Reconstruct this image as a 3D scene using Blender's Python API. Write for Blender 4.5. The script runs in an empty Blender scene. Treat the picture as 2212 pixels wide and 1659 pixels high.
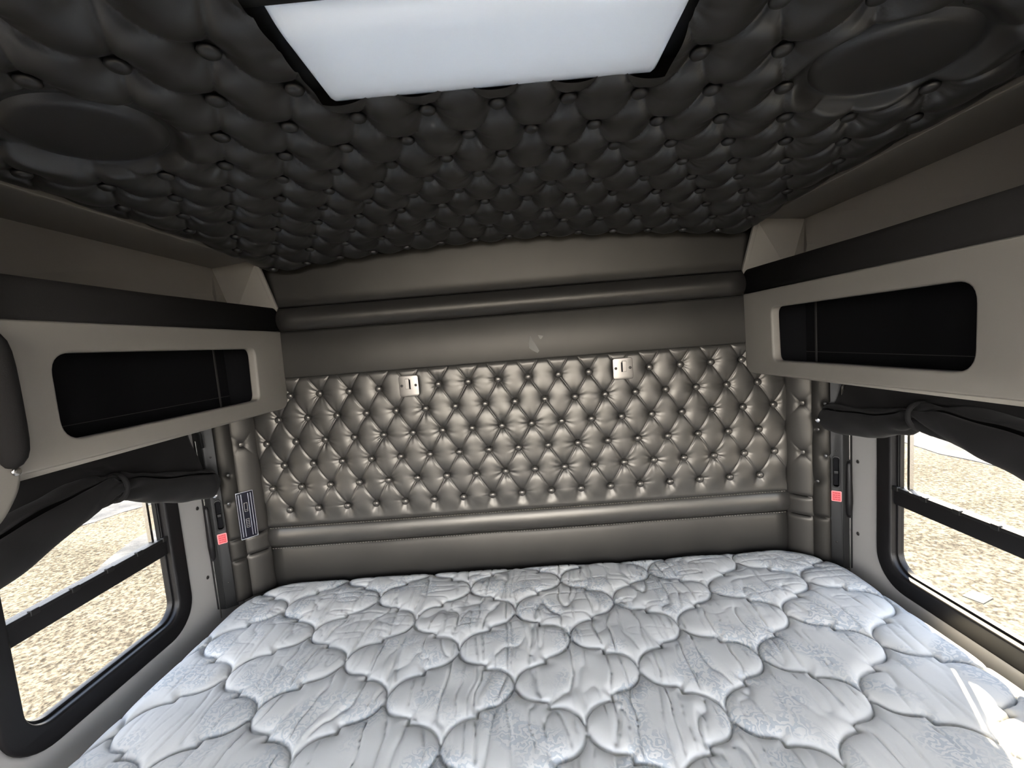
import bpy, bmesh, math, random
import numpy as np
from mathutils import Vector, Matrix, kdtree, noise
random.seed(7)
RNG = np.random.default_rng(5)
SC = bpy.context.scene
COL = SC.collection
ZC = 1.60          # eye height above the cab floor; heights below marked "rel" count from here
PI = math.pi

# ------------------------------------------------------------------ materials
def mat(name, color, rough=.5, metal=0.0, spec=.5, sheen=0.0, bump=None, vary=None, coat=0.0):
    """bump = (scale, strength, distance); vary = (scale, second colour, factor)"""
    m = bpy.data.materials.new(name); m.use_nodes = True
    nt = m.node_tree; b = nt.nodes['Principled BSDF']
    b.inputs['Base Color'].default_value = (*color, 1)
    if 'vinyl' in name and 'head' not in name: b.inputs['Specular Tint'].default_value = (1, .93, .82, 1)
    b.inputs['Roughness'].default_value = rough
    b.inputs['Metallic'].default_value = metal
    b.inputs['Specular IOR Level'].default_value = spec
    b.inputs['Sheen Weight'].default_value = sheen
    b.inputs['Coat Weight'].default_value = coat
    tc = nt.nodes.new('ShaderNodeTexCoord')
    if vary:
        n = nt.nodes.new('ShaderNodeTexNoise'); n.inputs['Scale'].default_value = vary[0]
        n.inputs['Detail'].default_value = 5
        nt.links.new(tc.outputs['Object'], n.inputs['Vector'])
        r = nt.nodes.new('ShaderNodeValToRGB')
        r.color_ramp.elements[0].position = .38; r.color_ramp.elements[1].position = .68
        r.color_ramp.elements[0].color = (*color, 1); r.color_ramp.elements[1].color = (*vary[1], 1)
        nt.links.new(n.outputs['Fac'], r.inputs['Fac'])
        nt.links.new(r.outputs['Color'], b.inputs['Base Color'])
    if bump:
        n2 = nt.nodes.new('ShaderNodeTexNoise'); n2.inputs['Scale'].default_value = bump[0]
        n2.inputs['Detail'].default_value = 3
        nt.links.new(tc.outputs['Object'], n2.inputs['Vector'])
        bp = nt.nodes.new('ShaderNodeBump'); bp.inputs['Strength'].default_value = bump[1]
        bp.inputs['Distance'].default_value = bump[2]
        nt.links.new(n2.outputs['Fac'], bp.inputs['Height'])
        nt.links.new(bp.outputs['Normal'], b.inputs['Normal'])
    return m

M = {}
M['vinyl'] = mat('black_vinyl', (.026, .025, .024), .40, spec=1.0, bump=(420, .12, .0005), vary=(9, (.032, .030, .028)))
M['head_vinyl'] = mat('headliner_vinyl', (.018, .0175, .0175), .38, spec=1.0, bump=(420, .12, .0005), vary=(9, (.020, .019, .018)))
M['flat_vinyl'] = mat('flat_vinyl', (.014, .0135, .013), .46, spec=.5, bump=(500, .15, .0005), vary=(6, (.020, .019, .0175)))
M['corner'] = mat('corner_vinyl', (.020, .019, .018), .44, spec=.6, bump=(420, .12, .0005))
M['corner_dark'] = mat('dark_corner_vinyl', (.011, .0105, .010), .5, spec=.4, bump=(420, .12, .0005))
M['button'] = mat('button_vinyl', (.034, .032, .030), .30, spec=1.0)
M['head_button'] = mat('headliner_button', (.020, .0195, .019), .38, spec=.8)
M['thread'] = mat('seam_thread', (.20, .18, .15), .7)
M['tan'] = mat('tan_plastic', (.195, .178, .156), .55, spec=.4, bump=(900, .2, .0004), vary=(3, (.21, .192, .168)))
M['grey'] = mat('painted_metal', (.31, .30, .288), .5, spec=.4, bump=(700, .15, .0003))
M['lining'] = mat('cabinet_lining', (.008, .008, .009), .95, spec=.1, bump=(600, .3, .0005))
M['lining_seam'] = mat('lining_seam', (.035, .033, .031), .8)
M['felt'] = mat('black_foam', (.015, .014, .0135), .95, spec=.1, bump=(500, .4, .0008))
M['fabric'] = mat('curtain_fabric', (.007, .0065, .0068), .8, spec=.25, sheen=.04, bump=(300, .25, .0008))
M['rubber'] = mat('black_rubber', (.006, .0055, .006), .45, spec=.3)
M['plastic'] = mat('black_plastic', (.008, .008, .008), .5, spec=.35, bump=(900, .1, .0003))
M['steel'] = mat('bright_steel', (.62, .60, .57), .25, metal=1.0)
M['latch'] = mat('worn_chrome', (.19, .175, .158), .34, metal=1.0, bump=(60, .2, .0008))
M['chrome'] = mat('chrome', (.85, .85, .9), .12, metal=1.0)
M['vent'] = mat('vent_louvre', (.004, .004, .010), .35, spec=.3)
M['red'] = mat('red_label', (.80, .10, .11), .5)
M['red_dark'] = mat('label_print', (.30, .02, .03), .6)
M['pink'] = mat('label_border', (.85, .30, .30), .5)
M['residue'] = mat('sticker_residue', (.15, .14, .125), .7)
M['screw'] = mat('dark_screw', (.03, .028, .026), .4, metal=.6)
M['floor'] = mat('rubber_floor', (.035, .034, .033), .7)
M['shell'] = mat('cab_shell', (.10, .095, .09), .7)
M['piping'] = mat('mattress_piping', (.55, .55, .54), .7, sheen=.1)
M['litter'] = mat('pale_scrap', (.17, .15, .11), .8)

# white roof hatch cover: translucent white acrylic with daylight above it
def hatch_material():
    m = bpy.data.materials.new('white_acrylic'); m.use_nodes = True
    nt = m.node_tree; b = nt.nodes['Principled BSDF']
    b.inputs['Base Color'].default_value = (.80, .82, .85, 1)
    b.inputs['Roughness'].default_value = .18
    tr = nt.nodes.new('ShaderNodeBsdfTranslucent'); tr.inputs['Color'].default_value = (.80, .83, .87, 1)
    mx = nt.nodes.new('ShaderNodeMixShader'); mx.inputs['Fac'].default_value = HATCH_T
    out = nt.nodes['Material Output']
    nt.links.new(b.outputs['BSDF'], mx.inputs[1]); nt.links.new(tr.outputs['BSDF'], mx.inputs[2])
    nt.links.new(mx.outputs['Shader'], out.inputs['Surface'])
    return m
HATCH_T = .14
M['hatch'] = hatch_material()
HATCH_T = .75
M['diffuser'] = hatch_material()  # for the unseen sheet added above the hatch to soften the sun
M['white'] = mat('white_reflector', (.8, .8, .8), .6)  # for the reflecting sides added above the hatch cover

def glass_material(name, tint):
    m = bpy.data.materials.new(name); m.use_nodes = True
    nt = m.node_tree; nt.nodes.remove(nt.nodes['Principled BSDF'])
    t = nt.nodes.new('ShaderNodeBsdfTransparent'); t.inputs['Color'].default_value = (*tint, 1)
    g = nt.nodes.new('ShaderNodeBsdfGlossy'); g.inputs['Roughness'].default_value = .02
    lw = nt.nodes.new('ShaderNodeLayerWeight'); lw.inputs['Blend'].default_value = .5
    pw = nt.nodes.new('ShaderNodeMath'); pw.operation = 'POWER'; pw.inputs[1].default_value = 5
    fr = nt.nodes.new('ShaderNodeMath'); fr.operation = 'MULTIPLY_ADD'; fr.inputs[1].default_value = .9; fr.inputs[2].default_value = .025
    nt.links.new(lw.outputs['Facing'], pw.inputs[0]); nt.links.new(pw.outputs[0], fr.inputs[0])
    mx = nt.nodes.new('ShaderNodeMixShader')
    nt.links.new(fr.outputs[0], mx.inputs['Fac'])
    nt.links.new(t.outputs['BSDF'], mx.inputs[1]); nt.links.new(g.outputs['BSDF'], mx.inputs[2])
    nt.links.new(mx.outputs['Shader'], nt.nodes['Material Output'].inputs['Surface'])
    return m
SIDE_TINT = .60
M['glass'] = glass_material('tinted_glass', (SIDE_TINT, SIDE_TINT * .99, SIDE_TINT * .97))
M['clear'] = glass_material('clear_glass', (.97, .97, .97))

# mattress ticking: pale grey-blue damask with a woven leaf and swirl figure
def mattress_material():
    m = bpy.data.materials.new('damask_ticking'); m.use_nodes = True
    nt = m.node_tree; b = nt.nodes['Principled BSDF']
    b.inputs['Roughness'].default_value = .62; b.inputs['Sheen Weight'].default_value = .25
    b.inputs['Specular IOR Level'].default_value = .35
    tc = nt.nodes.new('ShaderNodeTexCoord')
    patch = nt.nodes.new('ShaderNodeTexNoise'); patch.inputs['Scale'].default_value = 8.5; patch.inputs['Detail'].default_value = 1
    nt.links.new(tc.outputs['Object'], patch.inputs['Vector'])
    pr = nt.nodes.new('ShaderNodeValToRGB'); pr.color_ramp.elements[0].position = .50; pr.color_ramp.elements[1].position = .60
    nt.links.new(patch.outputs['Fac'], pr.inputs['Fac'])
    w = nt.nodes.new('ShaderNodeTexWave'); w.wave_type = 'RINGS'; w.inputs['Scale'].default_value = 16
    w.inputs['Distortion'].default_value = 22; w.inputs['Detail'].default_value = 2.5; w.inputs['Detail Scale'].default_value = 2.2
    nt.links.new(tc.outputs['Object'], w.inputs['Vector'])
    wr = nt.nodes.new('ShaderNodeValToRGB'); wr.color_ramp.elements[0].position = .45; wr.color_ramp.elements[1].position = .62
    nt.links.new(w.outputs['Fac'], wr.inputs['Fac'])
    mul = nt.nodes.new('ShaderNodeMath'); mul.operation = 'MULTIPLY'
    nt.links.new(pr.outputs['Color'], mul.inputs[0]); nt.links.new(wr.outputs['Color'], mul.inputs[1])
    big = nt.nodes.new('ShaderNodeTexNoise'); big.inputs['Scale'].default_value = 2.2; big.inputs['Detail'].default_value = 3
    nt.links.new(tc.outputs['Object'], big.inputs['Vector'])
    br = nt.nodes.new('ShaderNodeValToRGB')
    br.color_ramp.elements[0].position = .3; br.color_ramp.elements[1].position = .7
    br.color_ramp.elements[0].color = (.53, .535, .53, 1); br.color_ramp.elements[1].color = (.61, .60, .575, 1)
    nt.links.new(big.outputs['Fac'], br.inputs['Fac'])
    mx = nt.nodes.new('ShaderNodeMix'); mx.data_type = 'RGBA'
    nt.links.new(mul.outputs[0], mx.inputs[0]); nt.links.new(br.outputs['Color'], mx.inputs[6])
    mx.inputs[7].default_value = (.42, .445, .465, 1)
    nt.links.new(mx.outputs[2], b.inputs['Base Color'])
    bp = nt.nodes.new('ShaderNodeBump'); bp.inputs['Strength'].default_value = .25; bp.inputs['Distance'].default_value = .0015
    ad = nt.nodes.new('ShaderNodeMath'); ad.operation = 'ADD'
    fine = nt.nodes.new('ShaderNodeTexNoise'); fine.inputs['Scale'].default_value = 60; fine.inputs['Detail'].default_value = 4
    nt.links.new(tc.outputs['Object'], fine.inputs['Vector'])
    nt.links.new(mul.outputs[0], ad.inputs[0]); nt.links.new(fine.outputs['Fac'], ad.inputs[1])
    nt.links.new(ad.outputs[0], bp.inputs['Height']); nt.links.new(bp.outputs['Normal'], b.inputs['Normal'])
    return m
M['mattress'] = mattress_material()

def gravel_material():
    m = bpy.data.materials.new('tan_gravel'); m.use_nodes = True
    nt = m.node_tree; b = nt.nodes['Principled BSDF']; b.inputs['Roughness'].default_value = .95
    b.inputs['Specular IOR Level'].default_value = .1
    tc = nt.nodes.new('ShaderNodeTexCoord')
    n = nt.nodes.new('ShaderNodeTexNoise'); n.inputs['Scale'].default_value = 24; n.inputs['Detail'].default_value = 4; n.inputs['Roughness'].default_value = .62
    nt.links.new(tc.outputs['Object'], n.inputs['Vector'])
    r = nt.nodes.new('ShaderNodeValToRGB'); e = r.color_ramp.elements
    e[0].position = .33; e[0].color = GRAVEL[0]; e[1].position = .60; e[1].color = GRAVEL[2]
    k = r.color_ramp.elements.new(.46); k.color = GRAVEL[1]
    big = nt.nodes.new('ShaderNodeTexNoise'); big.inputs['Scale'].default_value = .55; big.inputs['Detail'].default_value = 3
    mp = nt.nodes.new('ShaderNodeMapping'); mp.inputs['Scale'].default_value = (.6, 1.6, 1)
    nt.links.new(tc.outputs['Object'], mp.inputs['Vector']); nt.links.new(mp.outputs['Vector'], big.inputs['Vector'])
    sh = nt.nodes.new('ShaderNodeMath'); sh.operation = 'MULTIPLY_ADD'; sh.inputs[1].default_value = .30; sh.inputs[2].default_value = -.15
    nt.links.new(big.outputs['Fac'], sh.inputs[0])
    ad = nt.nodes.new('ShaderNodeMath'); ad.operation = 'ADD'
    nt.links.new(n.outputs['Fac'], ad.inputs[0]); nt.links.new(sh.outputs[0], ad.inputs[1])
    nt.links.new(ad.outputs[0], r.inputs['Fac'])
    nt.links.new(r.outputs['Color'], b.inputs['Base Color'])
    bp = nt.nodes.new('ShaderNodeBump'); bp.inputs['Strength'].default_value = .5; bp.inputs['Distance'].default_value = .02
    nt.links.new(n.outputs['Fac'], bp.inputs['Height']); nt.links.new(bp.outputs['Normal'], b.inputs['Normal'])
    return m
GRAVEL = [(.017, .0145, .0112, 1), (.056, .050, .039, 1), (.112, .103, .083, 1)]
M['gravel'] = gravel_material()
M['asphalt'] = mat('wet_asphalt', (.045, .048, .053), .9, spec=.1, bump=(14, .6, .02), vary=(2.2, (.088, .090, .094)))

# ------------------------------------------------------------------ object helpers
def link(name, me, m, parent=None, loc=None, rot=None, smooth=True):
    o = bpy.data.objects.new(name, me); COL.objects.link(o)
    if m is not None:
        me.materials.clear(); me.materials.append(M[m] if isinstance(m, str) else m)
    if smooth:
        for p in me.polygons: p.use_smooth = True
    if parent is not None: o.parent = parent
    if loc is not None: o.location = loc
    if rot is not None: o.rotation_euler = rot
    return o

def thing(name, label, cat, loc=(0, 0, 0), group=None):
    o = bpy.data.objects.new(name, None); COL.objects.link(o)
    o.empty_display_size = .05; o.location = loc
    o['label'] = label; o['category'] = cat
    if group: o['group'] = group
    return o

def tag(o, label, cat, group=None):
    o['label'] = label; o['category'] = cat
    if group: o['group'] = group
    return o

def structure(o): o['kind'] = 'structure'; return o

def mesh_from(name, verts, faces, recalc=True):
    me = bpy.data.meshes.new(name); me.from_pydata([tuple(v) for v in verts], [], faces); me.update()
    if recalc:
        bm = bmesh.new(); bm.from_mesh(me); bmesh.ops.recalc_face_normals(bm, faces=bm.faces[:]); bm.to_mesh(me); bm.free()
    return me

class MB:
    def __init__(s): s.v = []; s.f = []
    def add(s, vs, fs):
        n = len(s.v); s.v += [tuple(v) for v in vs]; s.f += [tuple(i + n for i in f) for f in fs]; return s
    def box(s, x0, x1, y0, y1, z0, z1):
        vs = [(x, y, z) for x in (x0, x1) for y in (y0, y1) for z in (z0, z1)]
        return s.add(vs, [(0, 1, 3, 2), (4, 6, 7, 5), (0, 4, 5, 1), (2, 3, 7, 6), (0, 2, 6, 4), (1, 5, 7, 3)])
    def hexa(s, pts):   # 8 points: bottom ring 0-3, top ring 4-7
        return s.add(pts, [(0, 3, 2, 1), (4, 5, 6, 7), (0, 1, 5, 4), (1, 2, 6, 5), (2, 3, 7, 6), (3, 0, 4, 7)])
    def tube(s, path, rad, n=10, caps=True):
        path = [Vector(p) for p in path]; rr = rad if hasattr(rad, '__len__') else [rad] * len(path)
        rings = []; up = None
        for i, p in enumerate(path):
            d = (path[min(i + 1, len(path) - 1)] - path[max(i - 1, 0)]).normalized()
            if up is None:
                up = Vector((0, 0, 1)) if abs(d.z) < .9 else Vector((1, 0, 0))
            a = d.cross(up).normalized(); b = a.cross(d).normalized(); up = b
            rings.append([p + (a * math.cos(2 * PI * k / n) + b * math.sin(2 * PI * k / n)) * rr[i] for k in range(n)])
        vs = [v for r in rings for v in r]; fs = []
        for i in range(len(path) - 1):
            for k in range(n):
                fs.append((i * n + k, i * n + (k + 1) % n, (i + 1) * n + (k + 1) % n, (i + 1) * n + k))
        if caps:
            fs.append(tuple(range(n))[::-1]); fs.append(tuple((len(path) - 1) * n + k for k in range(n)))
        return s.add(vs, fs)
    def sweep(s, profile, ends, closed=True):
        """profile: list of (a,b); ends: list of functions mapping (a,b)->xyz, one per station"""
        n = len(profile); vs = [e(a, b) for e in ends for a, b in profile]; fs = []
        for i in range(len(ends) - 1):
            for k in range(n if closed else n - 1):
                fs.append((i * n + k, i * n + (k + 1) % n, (i + 1) * n + (k + 1) % n, (i + 1) * n + k))
        if closed:
            fs.append(tuple(range(n))[::-1]); fs.append(tuple((len(ends) - 1) * n + k for k in range(n)))
        return s.add(vs, fs)
    def build(s, name, m, parent=None, bevel=0, seg=2, smooth=None, **k):
        me = mesh_from(name, s.v, s.f)
        o = link(name, me, m, parent, smooth=(bevel == 0) if smooth is None else smooth, **k)
        if bevel:
            b = o.modifiers.new('bevel', 'BEVEL'); b.width = bevel; b.segments = seg; b.limit_method = 'ANGLE'
            b.angle_limit = math.radians(40); b.harden_normals = False
            for p in me.polygons: p.use_smooth = True
            sm = o.modifiers.new('wn', 'WEIGHTED_NORMAL'); sm.keep_sharp = True
        return o

def rrect(a0, a1, b0, b1, r, n=8):
    pts = []
    for ca, cb, t0 in ((a1 - r, b1 - r, 0), (a0 + r, b1 - r, PI / 2), (a0 + r, b0 + r, PI), (a1 - r, b0 + r, 1.5 * PI)):
        for k in range(n + 1):
            t = t0 + PI / 2 * k / n; pts.append((ca + r * math.cos(t), cb + r * math.sin(t)))
    return pts

def round_poly(pts, radii, n=7):
    out = []; N = len(pts)
    for i in range(N):
        p = Vector(pts[i]); a = Vector(pts[i - 1]); b = Vector(pts[(i + 1) % N]); r = radii[i] if hasattr(radii, '__len__') else radii
        if r <= 1e-5: out.append(tuple(p)); continue
        d1 = (a - p).normalized(); d2 = (b - p).normalized()
        for k in range(n + 1):
            t = k / n
            q = p + d1 * r * (1 - t) ** 2 + d2 * r * t ** 2
            out.append((q.x, q.y))
    return out

def plate(name, outer, holes, thick, bev, m, parent, place, res=2):
    """flat plate with holes: 2-D outline (a,b) -> mesh, placed by place(a,b,c); c runs 0..thick"""
    cu = bpy.data.curves.new(name, 'CURVE'); cu.dimensions = '2D'; cu.fill_mode = 'BOTH'
    for loop in [outer] + holes:
        sp = cu.splines.new('POLY'); sp.points.add(len(loop) - 1)
        for q, (a, b) in zip(sp.points, loop): q.co = (a, b, 0, 1)
        sp.use_cyclic_u = True
    cu.extrude = max(thick / 2 - bev, .0001); cu.bevel_depth = bev; cu.bevel_resolution = res; cu.offset = -bev
    tmp = bpy.data.objects.new('tmp', cu); COL.objects.link(tmp)
    dg = bpy.context.evaluated_depsgraph_get()
    me = bpy.data.meshes.new_from_object(tmp.evaluated_get(dg), depsgraph=dg)
    bpy.data.objects.remove(tmp); bpy.data.curves.remove(cu)
    me.name = name
    for v in me.vertices: v.co = Vector(place(v.co.x, v.co.y, v.co.z + thick / 2))
    bm = bmesh.new(); bm.from_mesh(me); bmesh.ops.remove_doubles(bm, verts=bm.verts[:], dist=1e-5)
    bmesh.ops.recalc_face_normals(bm, faces=bm.faces[:]); bm.to_mesh(me); bm.free()
    o = link(name, me, m, parent, smooth=False)
    for p in me.polygons: p.use_smooth = True
    e = o.modifiers.new('es', 'EDGE_SPLIT'); e.split_angle = math.radians(35)
    return o

def grid_mesh(name, P, keep=None, flip=False):
    """P: array (nu,nv,3) -> quad mesh; keep: bool per face"""
    nu, nv = P.shape[:2]
    idx = np.arange(nu * nv).reshape(nu, nv)
    q = np.stack([idx[:-1, :-1], idx[1:, :-1], idx[1:, 1:], idx[:-1, 1:]], -1).reshape(-1, 4)
    if flip: q = q[:, ::-1]
    if keep is not None: q = q[keep.reshape(-1)]
    me = bpy.data.meshes.new(name)
    me.vertices.add(nu * nv); me.vertices.foreach_set('co', P.reshape(-1).astype(np.float32))
    me.loops.add(len(q) * 4); me.loops.foreach_set('vertex_index', q.reshape(-1).astype(np.int32))
    me.polygons.add(len(q)); me.polygons.foreach_set('loop_start', np.arange(0, len(q) * 4, 4, dtype=np.int32))
    me.polygons.foreach_set('use_smooth', np.ones(len(q), dtype=bool))
    me.update(calc_edges=True); me.validate()
    return me

def sstep(a, b, x):
    t = np.clip((x - a) / (b - a), 0, 1); return t * t * (3 - 2 * t)

def lattice_noise(x, y, seed, scale):
    """cheap smooth value noise"""
    r = np.random.default_rng(seed); N = 64; T = r.random((N, N))
    u = x * scale; v = y * scale; iu = np.floor(u).astype(int); iv = np.floor(v).astype(int)
    fu = u - iu; fv = v - iv; fu = fu * fu * (3 - 2 * fu); fv = fv * fv * (3 - 2 * fv)
    g = lambda a, b: T[a % N, b % N]
    return (g(iu, iv) * (1 - fu) + g(iu + 1, iv) * fu) * (1 - fv) + (g(iu, iv + 1) * (1 - fu) + g(iu + 1, iv + 1) * fu) * fv

def button_mesh(r, h, n=14):
    rings = [(1.0, 0.0), (1.04, .30), (.93, .62), (.70, .86), (.36, .98)]
    vs = [(r * a * math.cos(2 * PI * k / n), r * a * math.sin(2 * PI * k / n), h * b) for a, b in rings for k in range(n)]
    vs.append((0, 0, h)); fs = []
    for i in range(len(rings) - 1):
        for k in range(n): fs.append((i * n + k, i * n + (k + 1) % n, (i + 1) * n + (k + 1) % n, (i + 1) * n + k))
    for k in range(n): fs.append(((len(rings) - 1) * n + k, (len(rings) - 1) * n + (k + 1) % n, len(vs) - 1))
    fs.append(tuple(range(n))[::-1])
    return vs, fs

def tuft_height(s, t, a2, b, seed, H, groove=.0035, gw=.0024, rb=.017, pil=.25, dip=.80, wr=1.0, wrfreq=8):
    """height in metres of diamond tufting; buttons at s = a2*j (+a2/2 on odd rows), t = b*i"""
    p = s / a2 + t / (2 * b); q = s / a2 - t / (2 * b)
    dp = np.abs(p - np.round(p)); dq = np.abs(q - np.round(q))
    A = np.sin(PI * dp); B = np.sin(PI * dq)
    gm = math.hypot(1 / a2, 1 / (2 * b))
    d = np.minimum(dp, dq) / gm
    body = H * (1 - pil + pil * np.sqrt(A * B))
    w = 0; rmin = np.full_like(p, 9.0)
    for op in (0, 1):
        for oq in (0, 1):                      # the four buttons around each diamond
            pr = np.floor(p) + op; qr = np.floor(q) + oq
            ds = s - (pr + qr) * a2 / 2; dt = t - (pr - qr) * b
            r = np.hypot(ds, dt); th = np.arctan2(dt, ds); rmin = np.minimum(rmin, r)
            code = (pr * 12.9898 + qr * 78.233 + seed); ph = np.sin(code) * 43758.5453; ph = (ph - np.floor(ph))
            ph2 = np.sin(code * 1.7 + 3) * 24634.63; ph2 = ph2 - np.floor(ph2)
            body = body - H * dip * np.exp(-(r / rb) ** 1.35)
            lobes = np.cos(th * wrfreq + ph * 6.28) * .55 + np.cos(th * (wrfreq + 5) + ph2 * 6.28) * .45
            w = w + lobes * np.exp(-r / (a2 * .16)) * sstep(a2 * .10, a2 * .22, r) * (.15 + 1.3 * ph2 ** 2)
    r = rmin
    body = body - groove * np.exp(-d / gw) * sstep(.004, .02, r)
    return body, w * wr, r

# ------------------------------------------------------------------ room shell
IN = .0265          # the eye stands this far right of the cab's centre line
HW = 1.077          # half the cab's inner width
LEN0, LEN1 = -1.75, 1.60
TOP = ZC + .43
# floor
fb = MB().box(-1.15, 1.15, LEN0, LEN1, -.06, 0).build('floor', 'floor'); structure(fb)
# ceiling shell with the hatch opening
HX0, HX1, HY0, HY1 = -.2105, .2425, .28, .6445
CX0, CX1, CY0, CY1 = HX0 - .018, HX1 + .018, HY0 - .005, HY1 - .004
cb = MB()
cb.box(-1.15, CX0, LEN0, LEN1, TOP, TOP + .02); cb.box(CX1, 1.15, LEN0, LEN1, TOP, TOP + .02)
cb.box(CX0, CX1, LEN0, CY0, TOP, TOP + .02); cb.box(CX0, CX1, CY1, LEN1, TOP, TOP + .02)
structure(cb.build('ceiling', 'shell', smooth=False))
# rear wall shell
structure(MB().box(-1.15, 1.15, 1.535, LEN1, 0, TOP).build('wall_rear', 'shell', smooth=False))
# front wall with the windscreen opening
structure(plate('wall_front', [(-1.15, 0), (1.15, 0), (1.15, TOP), (-1.15, TOP)], [rrect(-.74, .74, ZC - .80, ZC + .36, .08)], .05, .004, 'shell', None,
                lambda a, b, c: (a, LEN0 + c - .05, b)))
# side walls with a bunk window and a door window each
WY0, WY1, WZ0, WZ1 = .785, 1.292, ZC - .805, ZC - .20
def side_wall(s, name):
    outer = [(LEN0, 0), (1.535, 0), (1.535, TOP), (LEN0, TOP)]
    holes = [rrect(WY0, WY1, WZ0, WZ1, .10, 10), rrect(-1.45, -.55, ZC - .40, ZC + .28, .08)]
    return structure(plate(name, outer, holes, .035, .014, 'grey', None, lambda a, b, c: (s * (HW + c), a, b), 4))
side_wall(-1, 'wall_left'); side_wall(1, 'wall_right')

# windows
def bunk_window(s, name):
    w = bpy.data.objects.new(name, None); COL.objects.link(w); w.location = (s * HW, 1.04, WZ0); structure(w)
    pl = lambda off: (lambda a, b, c: (s * (off + c), a - 1.04, b - WZ0))
    gy0, gy1, gz0, gz1 = .828, 1.243, ZC - .752, WZ1 - .045
    plate('window_frame', rrect(WY0 - .004, WY1 + .004, WZ0 - .004, WZ1 + .004, .10, 10), [rrect(gy0, gy1, gz0, gz1, .055, 10)],
          .034, .007, 'rubber', w, pl(-.006), 3)
    # glazing bead inside the frame
    plate('glazing_bead', rrect(gy0 - .004, gy1 + .004, gz0 - .004, gz1 + .004, .057, 10), [rrect(gy0 + .006, gy1 - .006, gz0 + .006, gz1 - .006, .05, 10)],
          .018, .002, 'rubber', w, pl(.012), 2)
    zb0, zb1 = ZC - .553, ZC - .503
    b = MB(); b.box(s * .004, s * .040, gy0 - 1.04, gy1 - 1.04, zb0 - WZ0, zb1 - WZ0)
    bar = b.build('mullion', 'rubber', w, bevel=.004)
    t = MB(); t.box(s * .001, s * .010, gy0 - 1.04, gy1 - 1.04, zb1 - WZ0 - .004, zb1 - WZ0 + .004)
    t.build('track_lip', 'plastic', bar, bevel=.001)
    for k in range(5):
        y = gy0 + .045 + k * .088 - 1.04
        c = MB(); c.box(-s * .002, s * .008, y, y + .018, zb1 - WZ0 - .006, zb1 - WZ0 + .007)
        c.build('clip', 'plastic', bar, bevel=.0015)
    # sliding sash channel at the rear edge of the upper light
    for k, (off, wd) in enumerate(((.014, .008), (.026, .006))):
        u = MB(); u.box(s * (off), s * (off + .012), gy1 - .010 - .016 * k - 1.04, gy1 - .002 - .016 * k - 1.04, zb1 - WZ0, gz1 - WZ0)
        u.build('sash_channel', 'steel' if k else 'plastic', w, bevel=.001)
    for z0, z1 in ((gz0 - .01, zb0 + .01), (zb1 - .01, gz1 + .01)):
        g = MB(); g.box(s * .0205, s * .0245, gy0 - .01 - 1.04, gy1 + .01 - 1.04, z0 - WZ0, z1 - WZ0)
        g.build('pane', 'glass', w, smooth=False)
    return w
bunk_window(-1, 'window_1'); bunk_window(1, 'window_2')
def far_glass(name, x0, x1, y0, y1, z0, z1):
    o = MB().box(x0, x1, y0, y1, z0, z1).build(name, 'clear', smooth=False); structure(o)
far_glass('window_3', -.75, .75, LEN0 - .03, LEN0 - .026, ZC - .81, ZC + .37)
far_glass('window_4', -1.104, -1.10, -1.46, -.54, ZC - .41, ZC + .29)
far_glass('window_5', 1.10, 1.104, -1.46, -.54, ZC - .41, ZC + .29)

# screw heads in the painted flange beside each window
for s in (-1, 1):
    for z in (-.462, -.702):
        vs, fs = button_mesh(.006, .003, 12)
        me = mesh_from('flange_screw', vs, fs)
        o = link('flange_screw', me, 'screw', None)
        o.matrix_world = Matrix(((0, 0, -s, s * (HW + .0005)), (0, 1, 0, 1.372), (1, 0, 0, ZC + z), (0, 0, 0, 1)))
        tag(o, ('upper' if z > -.6 else 'lower') + ' dark screw on the grey flange of the ' + ('left window' if s < 0 else 'right window'), 'screw', 'screws on the window flanges')

# ------------------------------------------------------------------ rear wall upholstery
def zlin(zl, zr): return lambda x: zl + (zr - zl) * (x + .93) / 1.86
# tufted panel ------------------------------------------------------
tp = thing('tufted_wall_panel', 'wide black diamond-tufted vinyl panel across the back wall behind the mattress', 'wall panel', (0, 1.5, ZC - .6))
T = lambda x, y, z: (x, y - 1.5, z - (ZC - .6))
A2, BP, S0, Z0 = .1042, .0816, -.680, -.119
xs = np.arange(-.940, .9401, .0019); zs = np.arange(-.594, -.0549, .0019)
X, Z = np.meshgrid(xs, zs, indexing='ij')
skew = .004 * X
t = -(Z - Z0 - skew)              # downwards
tl = 5 * BP
H = .017
body, w, r = tuft_height(X - S0, np.minimum(t, tl), A2, BP, 1.3, H, rb=.0185, pil=.10, dip=.85, wr=.0032, wrfreq=8)
rr = np.where(t > tl, np.hypot(0, t - tl), 0)
fade = sstep(tl, tl + .05, t)
body = body * (1 - fade) + .75 * H * fade
# vertical pleats under the last row
pk = (X - S0 - A2 / 2) / A2; dpk = (pk - np.round(pk)) * A2
fan = np.cos(dpk / np.maximum(.012 + (t - tl) * .5, .006) * 5.5) * np.exp(-(dpk / (.012 + np.maximum(t - tl, 0) * .45)) ** 2)
w = np.where(t > tl, fan * .0022 * np.exp(-np.maximum(t - tl, 0) / .03) * sstep(.004, .02, t - tl), w)
edge = np.minimum(np.minimum(X + .940, .940 - X) / .03, np.minimum((Z + .594) / .018, (-.055 - Z) / .022)); edge = np.clip(edge, 0, 1)
edge = np.sqrt(1 - (1 - edge) ** 2)
h = (body + w + .0016 * (lattice_noise(X, Z, 3, 26) - .5)) * edge
Y = 1.505 - h
P = np.stack([X, Y - 1.5, Z + .6], -1)
link('upholstery', grid_mesh('upholstery', P), 'vinyl', tp)
bv, bf = button_mesh(.0118, .0100)
bme = mesh_from('button', bv, bf); bme.materials.append(M['button'])
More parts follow.
